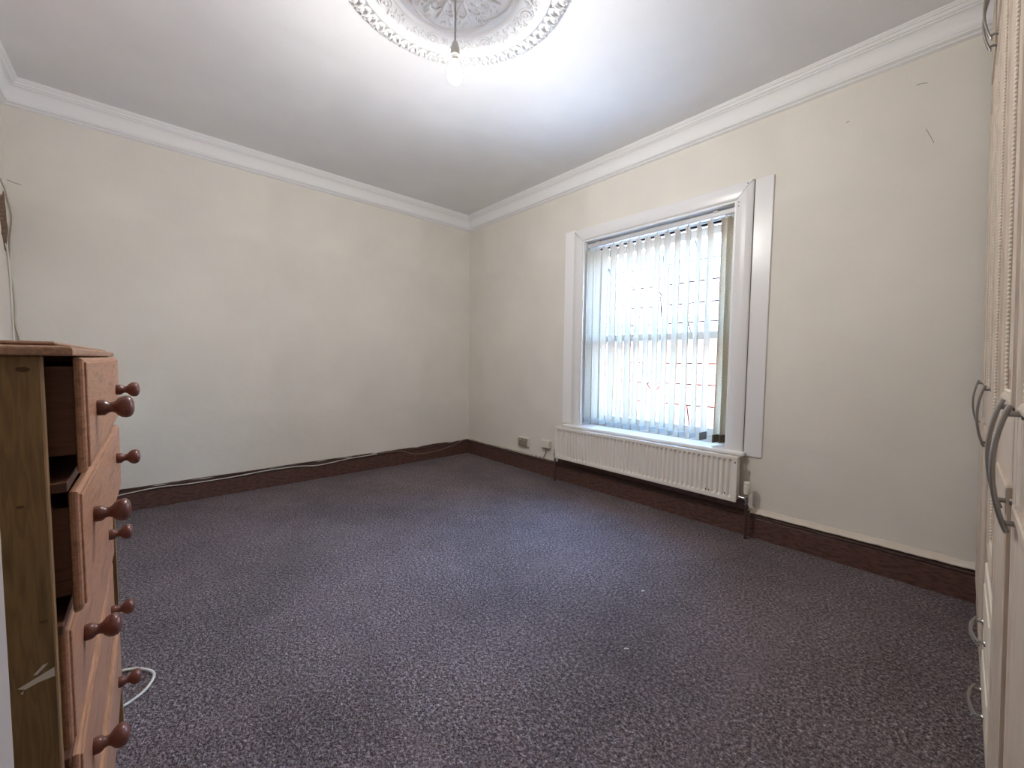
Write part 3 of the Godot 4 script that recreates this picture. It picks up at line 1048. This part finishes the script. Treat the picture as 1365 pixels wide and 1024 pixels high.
func build_radiator() -> void:
	var xf := XR - 0.11
	var za := -2.452
	var zb := -0.917
	var ya := 0.226
	var yb := 0.513
	var r := thing("radiator", Vector3(xf + 0.04, ya, (za + zb) / 2), "long low white ribbed panel radiator below the window", "radiator")
	var st := mb()
	# front sheet pressed into 45 flutes
	var rings := []
	var pitch := (zb - za - 0.05) / 45.0
	var ys := [ya + 0.004, ya + 0.016, ya + 0.0275, ya + 0.0335, ya + 0.040, (ya + yb) / 2, yb - 0.036, yb - 0.0270, yb - 0.0245, yb - 0.010, yb - 0.004]
	var fade := [0.0, 0.0, 0.0, 0.85, 1.0, 1.0, 1.0, 0.95, 0.0, 0.0, 0.0]
	var zl := [za + 0.004, za + 0.02]
	var dl := [0.0, 0.0]
	for k in 45:
		var zm := za + 0.025 + pitch * (k + 0.5)
		for q in [[-0.0095, 0.0], [-0.0072, 0.65], [-0.0035, 1.0], [0.0035, 1.0], [0.0072, 0.65], [0.0095, 0.0]]:
			zl.append(zm + q[0])
			dl.append(q[1] * 0.013)
	zl.append(zb - 0.004)
	dl.append(0.0)
	for i in zl.size():
		var ring := []
		for j in ys.size():
			ring.append(Vector3(xf + dl[i] * fade[j], ys[j], zl[i]))
		rings.append(ring)
	sweep(st, rings, false, true, Vector3.LEFT)
	# turned-back rim
	bx(st, Vector3(xf + 0.0005, ya, za), Vector3(xf + 0.010, ya + 0.0042, zb), 0.001)
	bx(st, Vector3(xf + 0.0005, yb - 0.0042, za), Vector3(xf + 0.010, yb, zb), 0.001)
	bx(st, Vector3(xf + 0.0005, ya, za), Vector3(xf + 0.010, yb, za + 0.0042), 0.001)
	bx(st, Vector3(xf + 0.0005, ya, zb - 0.0042), Vector3(xf + 0.010, yb, zb), 0.001)
	var front := obj("front_panel", st, M.radiator, r)
	# pressed rim line standing proud round the sheet
	st = mb()
	for q in [[ya + 0.010, za + 0.012, ya + 0.013, zb - 0.012], [yb - 0.013, za + 0.012, yb - 0.010, zb - 0.012]]:
		bx(st, Vector3(xf - 0.0012, q[0], q[1]), Vector3(xf + 0.002, q[2], q[3]), 0.001)
	obj("rim", st, M.radiator, front)
	for q in [Vector2(-1.105, 0.268), Vector2(-1.085, 0.267), Vector2(-0.985, 0.27), Vector2(-0.93, 0.478)]:
		st = mb()
		lathe(st, [Vector2(0, 0.0008), Vector2(0.0035, 0.0006), Vector2(0.006, 0)], 9, Transform3D(Basis(Vector3(0, 0, 1), PI / 2) * Basis.from_scale(Vector3(1.2, 1, 0.7)), Vector3(xf, q.y, q.x)))
		obj("rust_spot", st, M.rust, front)
	st = mb()
	bx(st, Vector3(xf + 0.055, ya + 0.01, za + 0.02), Vector3(xf + 0.063, yb - 0.01, zb - 0.02), 0.001)
	obj("back_panel", st, M.radiator, r)
	for z in [za + 0.004, zb - 0.009]:
		st = mb()
		bx(st, Vector3(xf + 0.008, ya + 0.012, z), Vector3(xf + 0.062, yb - 0.002, z + 0.005), 0.001)
		obj("side_cover", st, M.radiator, r)
	# top grille: two long rails with many cross bars
	st = mb()
	bx(st, Vector3(xf + 0.002, yb - 0.002, za), Vector3(xf + 0.018, yb + 0.004, zb + 0.006), 0.0015)
	bx(st, Vector3(xf + 0.052, yb - 0.002, za), Vector3(xf + 0.066, yb + 0.004, zb + 0.006), 0.0015)
	var z := za
	while z < zb:
		bx(st, Vector3(xf + 0.018, yb - 0.001, z), Vector3(xf + 0.052, yb + 0.003, z + 0.004))
		z += 0.016
	obj("top_grille", st, M.radiator, r)
	for zc in [za + 0.25, zb - 0.25]:
		st = mb()
		bx(st, Vector3(xf + 0.06, ya + 0.05, zc - 0.02), Vector3(XR + 0.001, yb - 0.05, zc + 0.02), 0.001)
		obj("bracket", st, M.radiator, r)
	# thermostatic valve at the right end: head up, chrome body, pipe to the floor
	var vx := xf + 0.032
	var vz := zb + 0.052
	st = mb()
	lathe(st, [Vector2(0, 0.363), Vector2(0.0165, 0.363), Vector2(0.0190, 0.361), Vector2(0.0195, 0.356), Vector2(0.0195, 0.345), Vector2(0.0185, 0.343), Vector2(0.0200, 0.340), Vector2(0.0200, 0.295), Vector2(0.0185, 0.287), Vector2(0.014, 0.283), Vector2(0, 0.283)], 20, Transform3D(Basis.IDENTITY, Vector3(vx, 0, vz)), 25.0)
	obj("thermostat_head", st, M.socket_box, r)
	st = mb()
	lathe(st, [Vector2(0.012, 0.283), Vector2(0.012, 0.272), Vector2(0.014, 0.270), Vector2(0.014, 0.240), Vector2(0.0115, 0.238), Vector2(0.0115, 0.222), Vector2(0.0, 0.222)], 8, Transform3D(Basis.IDENTITY, Vector3(vx, 0, vz)), 25.0)
	tube(st, [Vector3(vx, 0.256, vz), Vector3(vx, 0.256, zb - 0.008)], 0.0095, 10)
	obj("valve", st, M.chrome, r)
	st = mb()
	tube(st, [Vector3(vx, 0.0, vz), Vector3(vx, 0.224, vz)], 0.0085, 10)
	lathe(st, [Vector2(0.0105, 0.19), Vector2(0.0125, 0.195), Vector2(0.0125, 0.21), Vector2(0.0105, 0.215)], 10, Transform3D(Basis.IDENTITY, Vector3(vx, 0, vz)))
	obj("pipe", st, M.pipe, r)
	# lockshield at the left end
	vz = za - 0.022
	st = mb()
	lathe(st, [Vector2(0, 0.300), Vector2(0.008, 0.298), Vector2(0.0095, 0.290), Vector2(0.0095, 0.262), Vector2(0.012, 0.258), Vector2(0.012, 0.225), Vector2(0, 0.222)], 10, Transform3D(Basis.IDENTITY, Vector3(vx, 0, vz)), 25.0)
	tube(st, [Vector3(vx, 0.25, vz), Vector3(vx, 0.25, za + 0.008)], 0.0075, 8)
	obj("valve", st, M.pipe, r)
	st = mb()
	tube(st, [Vector3(vx, 0.0, vz), Vector3(vx, 0.225, vz)], 0.0075, 10)
	obj("pipe", st, M.pipe, r)

# ---------------------------------------------------------------- vertical blind

func build_blind() -> void:
	var xc := XR + 0.062
	var b := thing("vertical_blind", Vector3(xc, WY0, (WZ0 + WZ1) / 2), "open cream vertical slat blind, grubby at the right, in the window", "blind")
	var st := mb()
	var y1 := 2.128
	bx(st, Vector3(xc - 0.022, y1 - 0.034, WZ0 + 0.016), Vector3(xc + 0.022, y1, WZ1 - 0.022), 0.003)
	bx(st, Vector3(xc - 0.0235, y1 - 0.030, WZ0 + 0.018), Vector3(xc - 0.021, y1 - 0.006, WZ1 - 0.025), 0.001)
	obj("head_rail", st, M.rail, b)
	for z in [-2.13, -1.17]:
		st = mb()
		bx(st, Vector3(xc - 0.027, y1 - 0.008, z - 0.015), Vector3(xc + 0.01, y1 + 0.010, z + 0.015), 0.002)
		obj("bracket", st, M.rail, b)
	st = mb()
	bx(st, Vector3(xc - 0.026, y1 - 0.032, WZ1 - 0.026), Vector3(xc + 0.022, y1 - 0.002, WZ1 - 0.016), 0.002)
	obj("end_cap", st, M.pipe, b)
	# sixteen slats, each a gently cupped strip with its bottom weight; the last three at the right bunch up
	var zc := []
	for k in 14:
		zc.append(WZ0 + 0.030 + 0.0785 * k)
	zc.append(WZ1 - 0.088)
	zc.append(WZ1 - 0.046)
	for i in zc.size():
		var turn := deg_to_rad(87.0 + rng.randf_range(-3.0, 3.0))
		if i == 0:
			turn = deg_to_rad(80.0)
		elif i == 1:
			turn = deg_to_rad(82.0)
		elif i >= 14:
			turn = deg_to_rad(75.0 if i == 14 else 69.0)
		var bottom := 0.566 + rng.randf_range(-0.004, 0.004)
		var top := y1 - 0.048
		var w := 0.0445
		st = mb()
		var rings := []
		for r in 15:
			var t := r / 14.0
			var y := lerpf(bottom, top, t)
			var tw := turn + 0.04 * sin(t * 3.0 + i)
			var sway := 0.004 * sin(t * 4.0 + i * 1.7) * (1.0 - t)
			var d := Vector3(sin(tw), 0, cos(tw))
			var nn := Vector3(cos(tw), 0, -sin(tw))
			var ww := w
			if r == 14:
				ww = w * 0.35
			elif r == 13:
				ww = w
				y = top - 0.014
			var front := []
			var back := []
			for k in 5:
				var u := -1.0 + 0.5 * k
				var q: Vector3 = Vector3(xc, y, zc[i] + sway) + d * u * ww + nn * 0.004 * (1.0 - u * u)
				front.append(q)
				back.push_front(q + nn * 0.0009)
			front.append_array(back)
			rings.append(front)
		sweep(st, rings, true, true)
		cap(st, rings[0], Vector3.DOWN)
		cap(st, rings[-1], Vector3.UP)
		var dirty := i >= 13  # right-hand slats: dirty pockets, plus the brightened slat colour
		var slat := obj("slat", st, M.slat_lit if dirty else M.slat, b)
		if dirty:
			slat.set_meta("label", "slat coloured brighter to stand in for daylight, with a dirty bottom pocket")
		# bottom pocket with its weight
		st = mb()
		var d0 := Vector3(sin(turn), 0, cos(turn))
		var n0 := Vector3(cos(turn), 0, -sin(turn))
		var sw := 0.004 * sin(i * 1.7)
		bx(st, Vector3(-w, -0.004, -0.0028), Vector3(w, 0.036 if not dirty else 0.05, 0.0062), 0.002, Transform3D(Basis(d0, Vector3.UP, n0), Vector3(xc, bottom, zc[i] + sw)))
		obj("bottom_weight", st, M.stain if dirty else M.stain_pale, slat)
		st = mb()
		bx(st, Vector3(xc - 0.006, top - 0.006, zc[i] - 0.004), Vector3(xc + 0.006, y1 - 0.032, zc[i] + 0.004), 0.001)
		obj("hanger", st, M.rail, slat)
	# cord and chain hanging at the right end
	st = mb()
	var pts := []
	for k in 20:
		var t := k / 19.0
		pts.append(Vector3(xc - 0.02 + 0.004 * sin(t * 9.0), lerpf(y1 - 0.04, 0.72, t), WZ1 - 0.026 + 0.002 * sin(t * 6.0)))
	tube(st, pts, 0.0012, 5)
	obj("pull_cord", st, M.cable_wall, b)

# ---------------------------------------------------------------- ceiling rose and bulb

func build_rose() -> void:
	var o := thing("ceiling_rose", ROSE, "large round ornate white plaster rose on the ceiling", "ceiling rose")
	var st := mb()
	# down is +y of the turned profile
	var flip := Transform3D(Basis(Vector3(1, 0, 0), PI), ROSE)
	lathe(st, [Vector2(0.495, -0.001), Vector2(0.495, 0.008), Vector2(0.44, 0.012), Vector2(0.437, 0.020), Vector2(0.430, 0.026), Vector2(0.420, 0.029), Vector2(0.410, 0.028), Vector2(0.402, 0.023), Vector2(0.398, 0.016), Vector2(0.39, 0.014), Vector2(0.312, 0.014), Vector2(0.308, 0.022), Vector2(0.300, 0.026), Vector2(0.292, 0.022), Vector2(0.286, 0.015), Vector2(0.26, 0.013), Vector2(0.10, 0.014), Vector2(0.09, 0.022), Vector2(0.075, 0.030), Vector2(0, 0.030)], 120, flip)
	obj("base_plate", st, M.plaster_white, o)
	# border of curled leaves: one leaf shape, sixty of them round the rim
	st = mb()
	blob(st, Vector3(0.452, -0.016, 0), Vector3(0.016, 0.010, 0.013))
	for s in [-1.0, 1.0]:
		var pts := []
		for k in 9:
			var t := k / 8.0
			pts.append(Vector3(0.438 + 0.062 * t, -0.017 - 0.006 * sin(t * PI), s * (0.004 + 0.019 * sin(t * 2.2))))
		tube(st, pts, 0.0058, 6, 0.0048)
	blob(st, Vector3(0.487, -0.010, 0), Vector3(0.018, 0.012, 0.011))
	blob(st, Vector3(0.506, -0.008, 0), Vector3(0.012, 0.008, 0.008))
	for s in [-1.0, 1.0]:
		blob(st, Vector3(0.499, -0.007, s * 0.017), Vector3(0.011, 0.007, 0.008))
	var leaf := bake(st)
	for k in 60:
		put("border_leaf", leaf, M.plaster_white, Transform3D(Basis(Vector3.UP, TAU * k / 60.0), ROSE), o)
	# floral band between eight rosettes
	for k in 8:
		var a := TAU * (k + 0.32) / 8.0
		st = mb()
		for rr in [[0.030, 0.005, 0.017], [0.019, 0.0045, 0.021]]:
			var pts := []
			for j in 25:
				var t := TAU * j / 24
				pts.append(Vector3(rr[0] * cos(t), -rr[2], rr[0] * sin(t)))
			tube(st, pts, rr[1], 6)
		blob(st, Vector3(0, -0.018, 0), Vector3(0.010, 0.011, 0.010))
		for j in 6:
			var t := TAU * j / 6
			blob(st, Vector3(0.0125 * cos(t), -0.016, 0.0125 * sin(t)), Vector3(0.006, 0.006, 0.006), Basis.IDENTITY, 6, 4)
		put("rosette", bake(st), M.plaster_white, Transform3D(Basis.IDENTITY, ROSE + Vector3(cos(a), 0, sin(a)) * 0.352), o)
		# sprays of small leaves and berries on both sides of the rosette
		st = mb()
		for side in [-1.0, 1.0]:
			var stem := []
			for j in 9:
				var t := j / 8.0
				var aa: float = a + side * (0.095 + 0.27 * t)
				var r := 0.352 + 0.018 * sin(t * 9.0)
				stem.append(ROSE + Vector3(cos(aa) * r, -0.019, sin(aa) * r))
			tube(st, stem, 0.0042, 5, 0.003)
			for j in 15:
				var aa: float = a + side * (0.11 + 0.25 * rng.randf())
				var r := 0.352 + rng.randf_range(-0.03, 0.03)
				var p := ROSE + Vector3(cos(aa) * r, -0.017, sin(aa) * r)
				var turned := Basis(Vector3.UP, -aa + rng.randf_range(-1.2, 1.2))
				blob(st, p, Vector3(rng.randf_range(0.006, 0.012), 0.007, rng.randf_range(0.004, 0.006)), turned, 6, 4)
		obj("leaf_spray", st, M.plaster_white, o)
	# inner field: pointed frame, acanthus scrolls
	st = mb()
	var pts := []
	for j in 161:
		var t := TAU * j / 160
		var r := 0.262 + 0.030 * (absf(sin(2.0 * (t + 0.25))) - 0.6)
		pts.append(ROSE + Vector3(cos(t) * r, -0.018, sin(t) * r))
	tube(st, pts, 0.008, 6)
	obj("pointed_frame", st, M.plaster_white, o)
	for k in 8:
		var a := TAU * k / 8.0 + 0.2
		st = mb()
		var e := Vector3(cos(a), 0, sin(a))
		var f := Vector3(-sin(a), 0, cos(a))
		tube(st, [ROSE + e * 0.09 + Vector3.DOWN * 0.022, ROSE + e * 0.16 + Vector3.DOWN * 0.026, ROSE + e * 0.225 + Vector3.DOWN * 0.017], 0.009, 6, 0.004)
		for s in [-1.0, 1.0]:
			var sp := []
			for j in 22:
				var t := j / 21.0
				var ang := t * 5.2
				var rad := 0.036 * (1.0 - t * 0.75)
				sp.append(ROSE + e * (0.150 + rad * sin(ang) + 0.02 * t) + f * s * (0.040 + rad * (-cos(ang)) * 0.9) + Vector3.DOWN * 0.019)
			tube(st, sp, 0.0062, 6, 0.0045)
			for j in 6:
				var u := j / 5.0
				var base: Vector3 = ROSE + e * (0.105 + 0.125 * u) + f * s * (0.012 + 0.05 * sin(u * 2.4)) + Vector3.DOWN * 0.017
				blob(st, base, Vector3(0.018, 0.008, 0.0065), Basis(Vector3.UP, -a - s * (0.5 + 0.5 * u)), 7, 4)
			for j in 5:
				var p: Vector3 = ROSE + e * rng.randf_range(0.11, 0.24) + f * s * rng.randf_range(0.02, 0.075) + Vector3.DOWN * 0.015
				blob(st, p, Vector3(0.008, 0.007, 0.005), Basis(Vector3.UP, rng.randf() * 3.0), 6, 4)
		obj("acanthus_scroll", st, M.plaster_white, o)

func build_lamp() -> void:
	var x := ROSE.x
	var z := ROSE.z
	var o := thing("pendant_lamp", Vector3(x, 2.31, z), "bare lit bulb hanging on a short cord from the ceiling rose", "lamp")
	var at := Transform3D(Basis.IDENTITY, Vector3(x, 0, z))
	var st := mb()
	lathe(st, [Vector2(0.0, 2.728), Vector2(0.052, 2.728), Vector2(0.050, 2.712), Vector2(0.044, 2.695), Vector2(0.030, 2.676), Vector2(0.012, 2.668), Vector2(0.008, 2.660), Vector2(0, 2.660)], 32, at)
	obj("ceiling_cup", st, M.holder, o)
	st = mb()
	tube(st, [Vector3(x, 2.662, z), Vector3(x + 0.001, 2.57, z), Vector3(x, 2.488, z)], 0.0042, 8)
	obj("cord", st, M.cord, o)
	st = mb()
	lathe(st, [Vector2(0.005, 2.494), Vector2(0.008, 2.492), Vector2(0.0135, 2.482), Vector2(0.0165, 2.470), Vector2(0.0172, 2.468), Vector2(0.0172, 2.465), Vector2(0.0195, 2.464), Vector2(0.0195, 2.446), Vector2(0.0175, 2.444), Vector2(0.0175, 2.441), Vector2(0.0205, 2.440), Vector2(0.0205, 2.432), Vector2(0.0175, 2.430), Vector2(0.016, 2.425), Vector2(0.0, 2.425)], 28, at, 25.0)
	obj("lamp_holder", st, M.holder, o)
	st = mb()
	lathe(st, [Vector2(0.0, 2.428), Vector2(0.0135, 2.428), Vector2(0.0140, 2.408), Vector2(0.0, 2.408)], 28, at)
	obj("bulb_neck", st, M.holder, o)
	# added disc hidden inside the opal globe, cuts the bulb light going up
	st = mb()
	lathe(st, [Vector2(0.0, 2.369), Vector2(0.0300, 2.369), Vector2(0.0300, 2.366), Vector2(0.0, 2.366)], 28, at)
	obj("upward_light_blocker", st, M.holder, o)
	st = mb()
	var prof := [Vector2(0.0142, 2.410), Vector2(0.0165, 2.402), Vector2(0.0215, 2.392), Vector2(0.0270, 2.380), Vector2(0.0305, 2.370)]
	for k in 13:
		var t := lerpf(0.30, -PI / 2, k / 12.0)
		prof.append(Vector2(0.0330 * cos(t), 2.350 + 0.0345 * sin(t)))
	lathe(st, prof, 28, at, 80.0)
	obj("bulb", st, M.bulb, o)
	var l := OmniLight3D.new()
	l.name = "bulb_light"
	o.add_child(l)
	l.position = Vector3(0, 2.349 - 2.31, 0)
	l.light_color = Color(1.0, 0.985, 0.965)
	l.light_energy = 0.95
	l.light_size = 0.016
	l.omni_range = 12.0
	l.omni_attenuation = 2.0
	l.shadow_enabled = true

# ---------------------------------------------------------------- door leaf at the left edge

func build_door() -> void:
	var a := Vector3(-0.0885, 0, -0.50)         # free edge
	var b := Vector3(-0.590, 0, 0.17)           # hinge edge
	var d := thing("door_1", (a + b) / 2, "white painted door edge, open into the room at the far left", "door", "", "structure")
	var u := (b - a).normalized()
	var n := Vector3(-u.z, 0, u.x)
	if n.x < 0:
		n = -n
	var L := (b - a).length()
	var f := Transform3D(Basis(u, Vector3.UP, n), a - n * 0.038)
	var st := mb()
	for q in [[0.0, 0.012, 0.10, 1.98], [L - 0.10, 0.012, L, 1.98], [0.10, 0.012, L - 0.10, 0.22], [0.10, 0.86, L - 0.10, 1.04], [0.10, 1.86, L - 0.10, 1.98]]:
		bx(st, Vector3(q[0], q[1], 0), Vector3(q[2], q[3], 0.038), 0.0015, f)
	var leaf := obj("leaf", st, M.door_white, d)
	for q in [[0.22, 0.86], [1.04, 1.86]]:
		st = mb()
		bx(st, Vector3(0.095, q[0] - 0.005, 0.010), Vector3(L - 0.095, q[1] + 0.005, 0.028), 0.001, f)
		bx(st, Vector3(0.15, q[0] + 0.05, 0.004), Vector3(L - 0.15, q[1] - 0.05, 0.034), 0.008, f)
		obj("panel", st, M.door_white, leaf)

# ---------------------------------------------------------------- small things

func build_small() -> void:
	# double socket in its surface box
	var za := -3.032
	var zb := -2.890
	var ya := 0.237
	var yb := 0.328
	var s := thing("wall_socket", Vector3(XR, ya, (za + zb) / 2), "grubby double wall socket low on the window wall near the corner", "socket")
	var st := mb()
	bx(st, Vector3(XR - 0.026, ya, za), Vector3(XR + 0.001, yb, zb), 0.003)
	obj("back_box", st, M.socket_box, s)
	st = mb()
	bx(st, Vector3(XR - 0.033, ya + 0.005, za + 0.006), Vector3(XR - 0.026, yb - 0.006, zb - 0.004), 0.002)
	var plate := obj("face_plate", st, M.socket_plate, s)
	for k in 2:
		var zc := za + 0.040 + 0.064 * k
		st = mb()
		bx(st, Vector3(XR - 0.037, yb - 0.030, zc - 0.006), Vector3(XR - 0.032, yb - 0.014, zc + 0.006), 0.0015)
		obj("switch", st, M.socket_box, plate)
		st = mb()
		bx(st, Vector3(XR - 0.0335, ya + 0.040, zc - 0.002), Vector3(XR - 0.032, ya + 0.049, zc + 0.002))
		bx(st, Vector3(XR - 0.0335, ya + 0.022, zc - 0.014), Vector3(XR - 0.032, ya + 0.026, zc - 0.008))
		bx(st, Vector3(XR - 0.0335, ya + 0.022, zc + 0.008), Vector3(XR - 0.032, ya + 0.026, zc + 0.014))
		obj("pin_hole", st, M.dark, plate)
	# surface box by the radiator
	za = -2.700
	zb = -2.590
	ya = 0.272
	yb = 0.345
	var j := thing("junction_box", Vector3(XR, ya, (za + zb) / 2), "small white cable box on the wall just left of the radiator", "box")
	st = mb()
	bx(st, Vector3(XR - 0.034, ya, za), Vector3(XR + 0.001, yb, zb), 0.004)
	obj("body", st, M.socket_box, j)
	st = mb()
	bx(st, Vector3(XR - 0.037, ya + 0.006, za + 0.005), Vector3(XR - 0.033, yb - 0.004, zb - 0.005), 0.002)
	obj("lid", st, M.socket_box, j)
	st = mb()
	bx(st, Vector3(XR - 0.028, ya - 0.010, za + 0.02), Vector3(XR - 0.002, ya + 0.002, zb - 0.012), 0.002)
	tube(st, spline([Vector3(XR - 0.012, ya - 0.006, za + 0.05), Vector3(XR - 0.010, 0.22, za + 0.045), Vector3(XR - 0.022, 0.165, za + 0.02)], 6), 0.003, 6)
	obj("cable_entry", st, M.rust, j)

	# loose cables on the skirting of the back wall
	var zc := ZB + 0.033
	st = mb()
	tube(st, spline([Vector3(-0.50, 0.10, zc), Vector3(-0.174, 0.131, zc), Vector3(0.032, 0.146, zc), Vector3(0.20, 0.138, zc), Vector3(0.388, 0.138, zc), Vector3(0.55, 0.142, zc + 0.004), Vector3(0.698, 0.150, zc), Vector3(0.95, 0.148, zc), Vector3(1.15, 0.130, zc + 0.003), Vector3(1.45, 0.148, zc), Vector3(1.70, 0.150, zc)], 8), 0.0035, 6)
	tag(obj("skirting_cable", st, M.cable_white), "thin white cable lying along the skirting of the back wall", "cable")
	st = mb()
	tube(st, spline([Vector3(-0.50, 0.166, zc - 0.012), Vector3(-0.10, 0.164, zc - 0.012), Vector3(0.25, 0.166, zc - 0.012), Vector3(0.60, 0.164, zc - 0.012), Vector3(0.95, 0.168, zc - 0.012), Vector3(1.35, 0.165, zc - 0.012), Vector3(1.66, 0.164, zc - 0.012)], 8), 0.003, 6)
	tag(obj("skirting_cable", st, M.skirting_top), "dark brown painted cable running on the back skirting top", "cable")
	st = mb()
	tube(st, spline([Vector3(1.72, 0.157, zc), Vector3(1.95, 0.148, zc), Vector3(2.10, 0.095, zc - 0.003), Vector3(2.25, 0.080, zc - 0.004), Vector3(2.42, 0.088, zc - 0.003), Vector3(2.60, 0.120, zc - 0.002), Vector3(2.745, 0.164, zc), Vector3(2.80, 0.172, zc + 0.003)], 8), 0.0028, 6)
	tag(obj("skirting_cable", st, M.cable_tan), "thin tan cable drooping over the skirting beside the room corner", "cable")
	# white lead looping out on the carpet past the chest
	st = mb()
	tube(st, spline([Vector3(-0.42, 0.006, -1.93), Vector3(-0.25, 0.006, -1.93), Vector3(-0.09, 0.006, -1.905), Vector3(-0.035, 0.0075, -1.862), Vector3(-0.012, 0.009, -1.812), Vector3(-0.026, 0.007, -1.760), Vector3(-0.060, 0.006, -1.722), Vector3(-0.12, 0.006, -1.695), Vector3(-0.28, 0.006, -1.66), Vector3(-0.45, 0.006, -1.66)], 8), 0.0042, 8)
	tag(obj("floor_cable", st, M.cable_white), "white lead looping across the carpet beyond the chest of drawers", "cable")
	# two painted cables coming down the left corner
	var xw := XL + 0.008
	var zw := ZB + 0.012
	st = mb()
	tube(st, spline([Vector3(XL + 0.003, 2.13, -3.80), Vector3(XL + 0.006, 2.10, -3.88), Vector3(xw, 2.06, zw), Vector3(xw + 0.012, 1.99, zw - 0.004), Vector3(xw + 0.014, 1.92, zw - 0.004), Vector3(xw + 0.004, 1.82, zw), Vector3(xw, 1.72, zw), Vector3(xw - 0.004, 1.62, zw + 0.02), Vector3(xw + 0.002, 1.52, zw), Vector3(xw + 0.006, 1.40, zw), Vector3(xw + 0.002, 1.30, zw), Vector3(xw + 0.016, 1.20, zw - 0.004), Vector3(xw + 0.020, 1.05, zw - 0.004), Vector3(xw + 0.012, 0.6, zw), Vector3(xw + 0.01, 0.2, zw)], 8), 0.0048, 6)
	tag(obj("corner_cable", st, M.cable_wall), "loose painted cable wandering down the left corner from the bare patch", "cable")
	st = mb()
	tube(st, spline([Vector3(XL + 0.004, 1.76, -3.82), Vector3(XL + 0.006, 1.70, -3.87), Vector3(XL + 0.006, 1.58, zw + 0.03), Vector3(XL + 0.005, 1.30, zw + 0.02), Vector3(XL + 0.005, 1.0, zw + 0.02), Vector3(XL + 0.005, 0.18, zw + 0.02)], 8), 0.005, 6)
	tag(obj("corner_cable", st, M.wall), "straight cream painted cable hugging the left corner below the patch", "cable")
	# two scraps of white lint lying on the carpet
	for q in [[Vector3(1.338, 0.003, -0.81), 0.6, "larger white scrap of lint lying on the carpet nearer the camera"], [Vector3(1.745, 0.003, -0.976), 0.2, "tiny white scrap of lint lying on the carpet nearer the radiator"]]:
		st = mb()
		var g := []
		for k in 5:
			var t := k / 4.0 - 0.5
			g.append(q[0] + Vector3(cos(q[1]) * t * 0.016, 0.0015 * cos(t * 3.0), sin(q[1]) * t * 0.016 + 0.002 * sin(t * 6.0)))
		tube(st, g, 0.0024, 5)
		tag(obj("lint", st, M.cable_white), q[2], "lint")
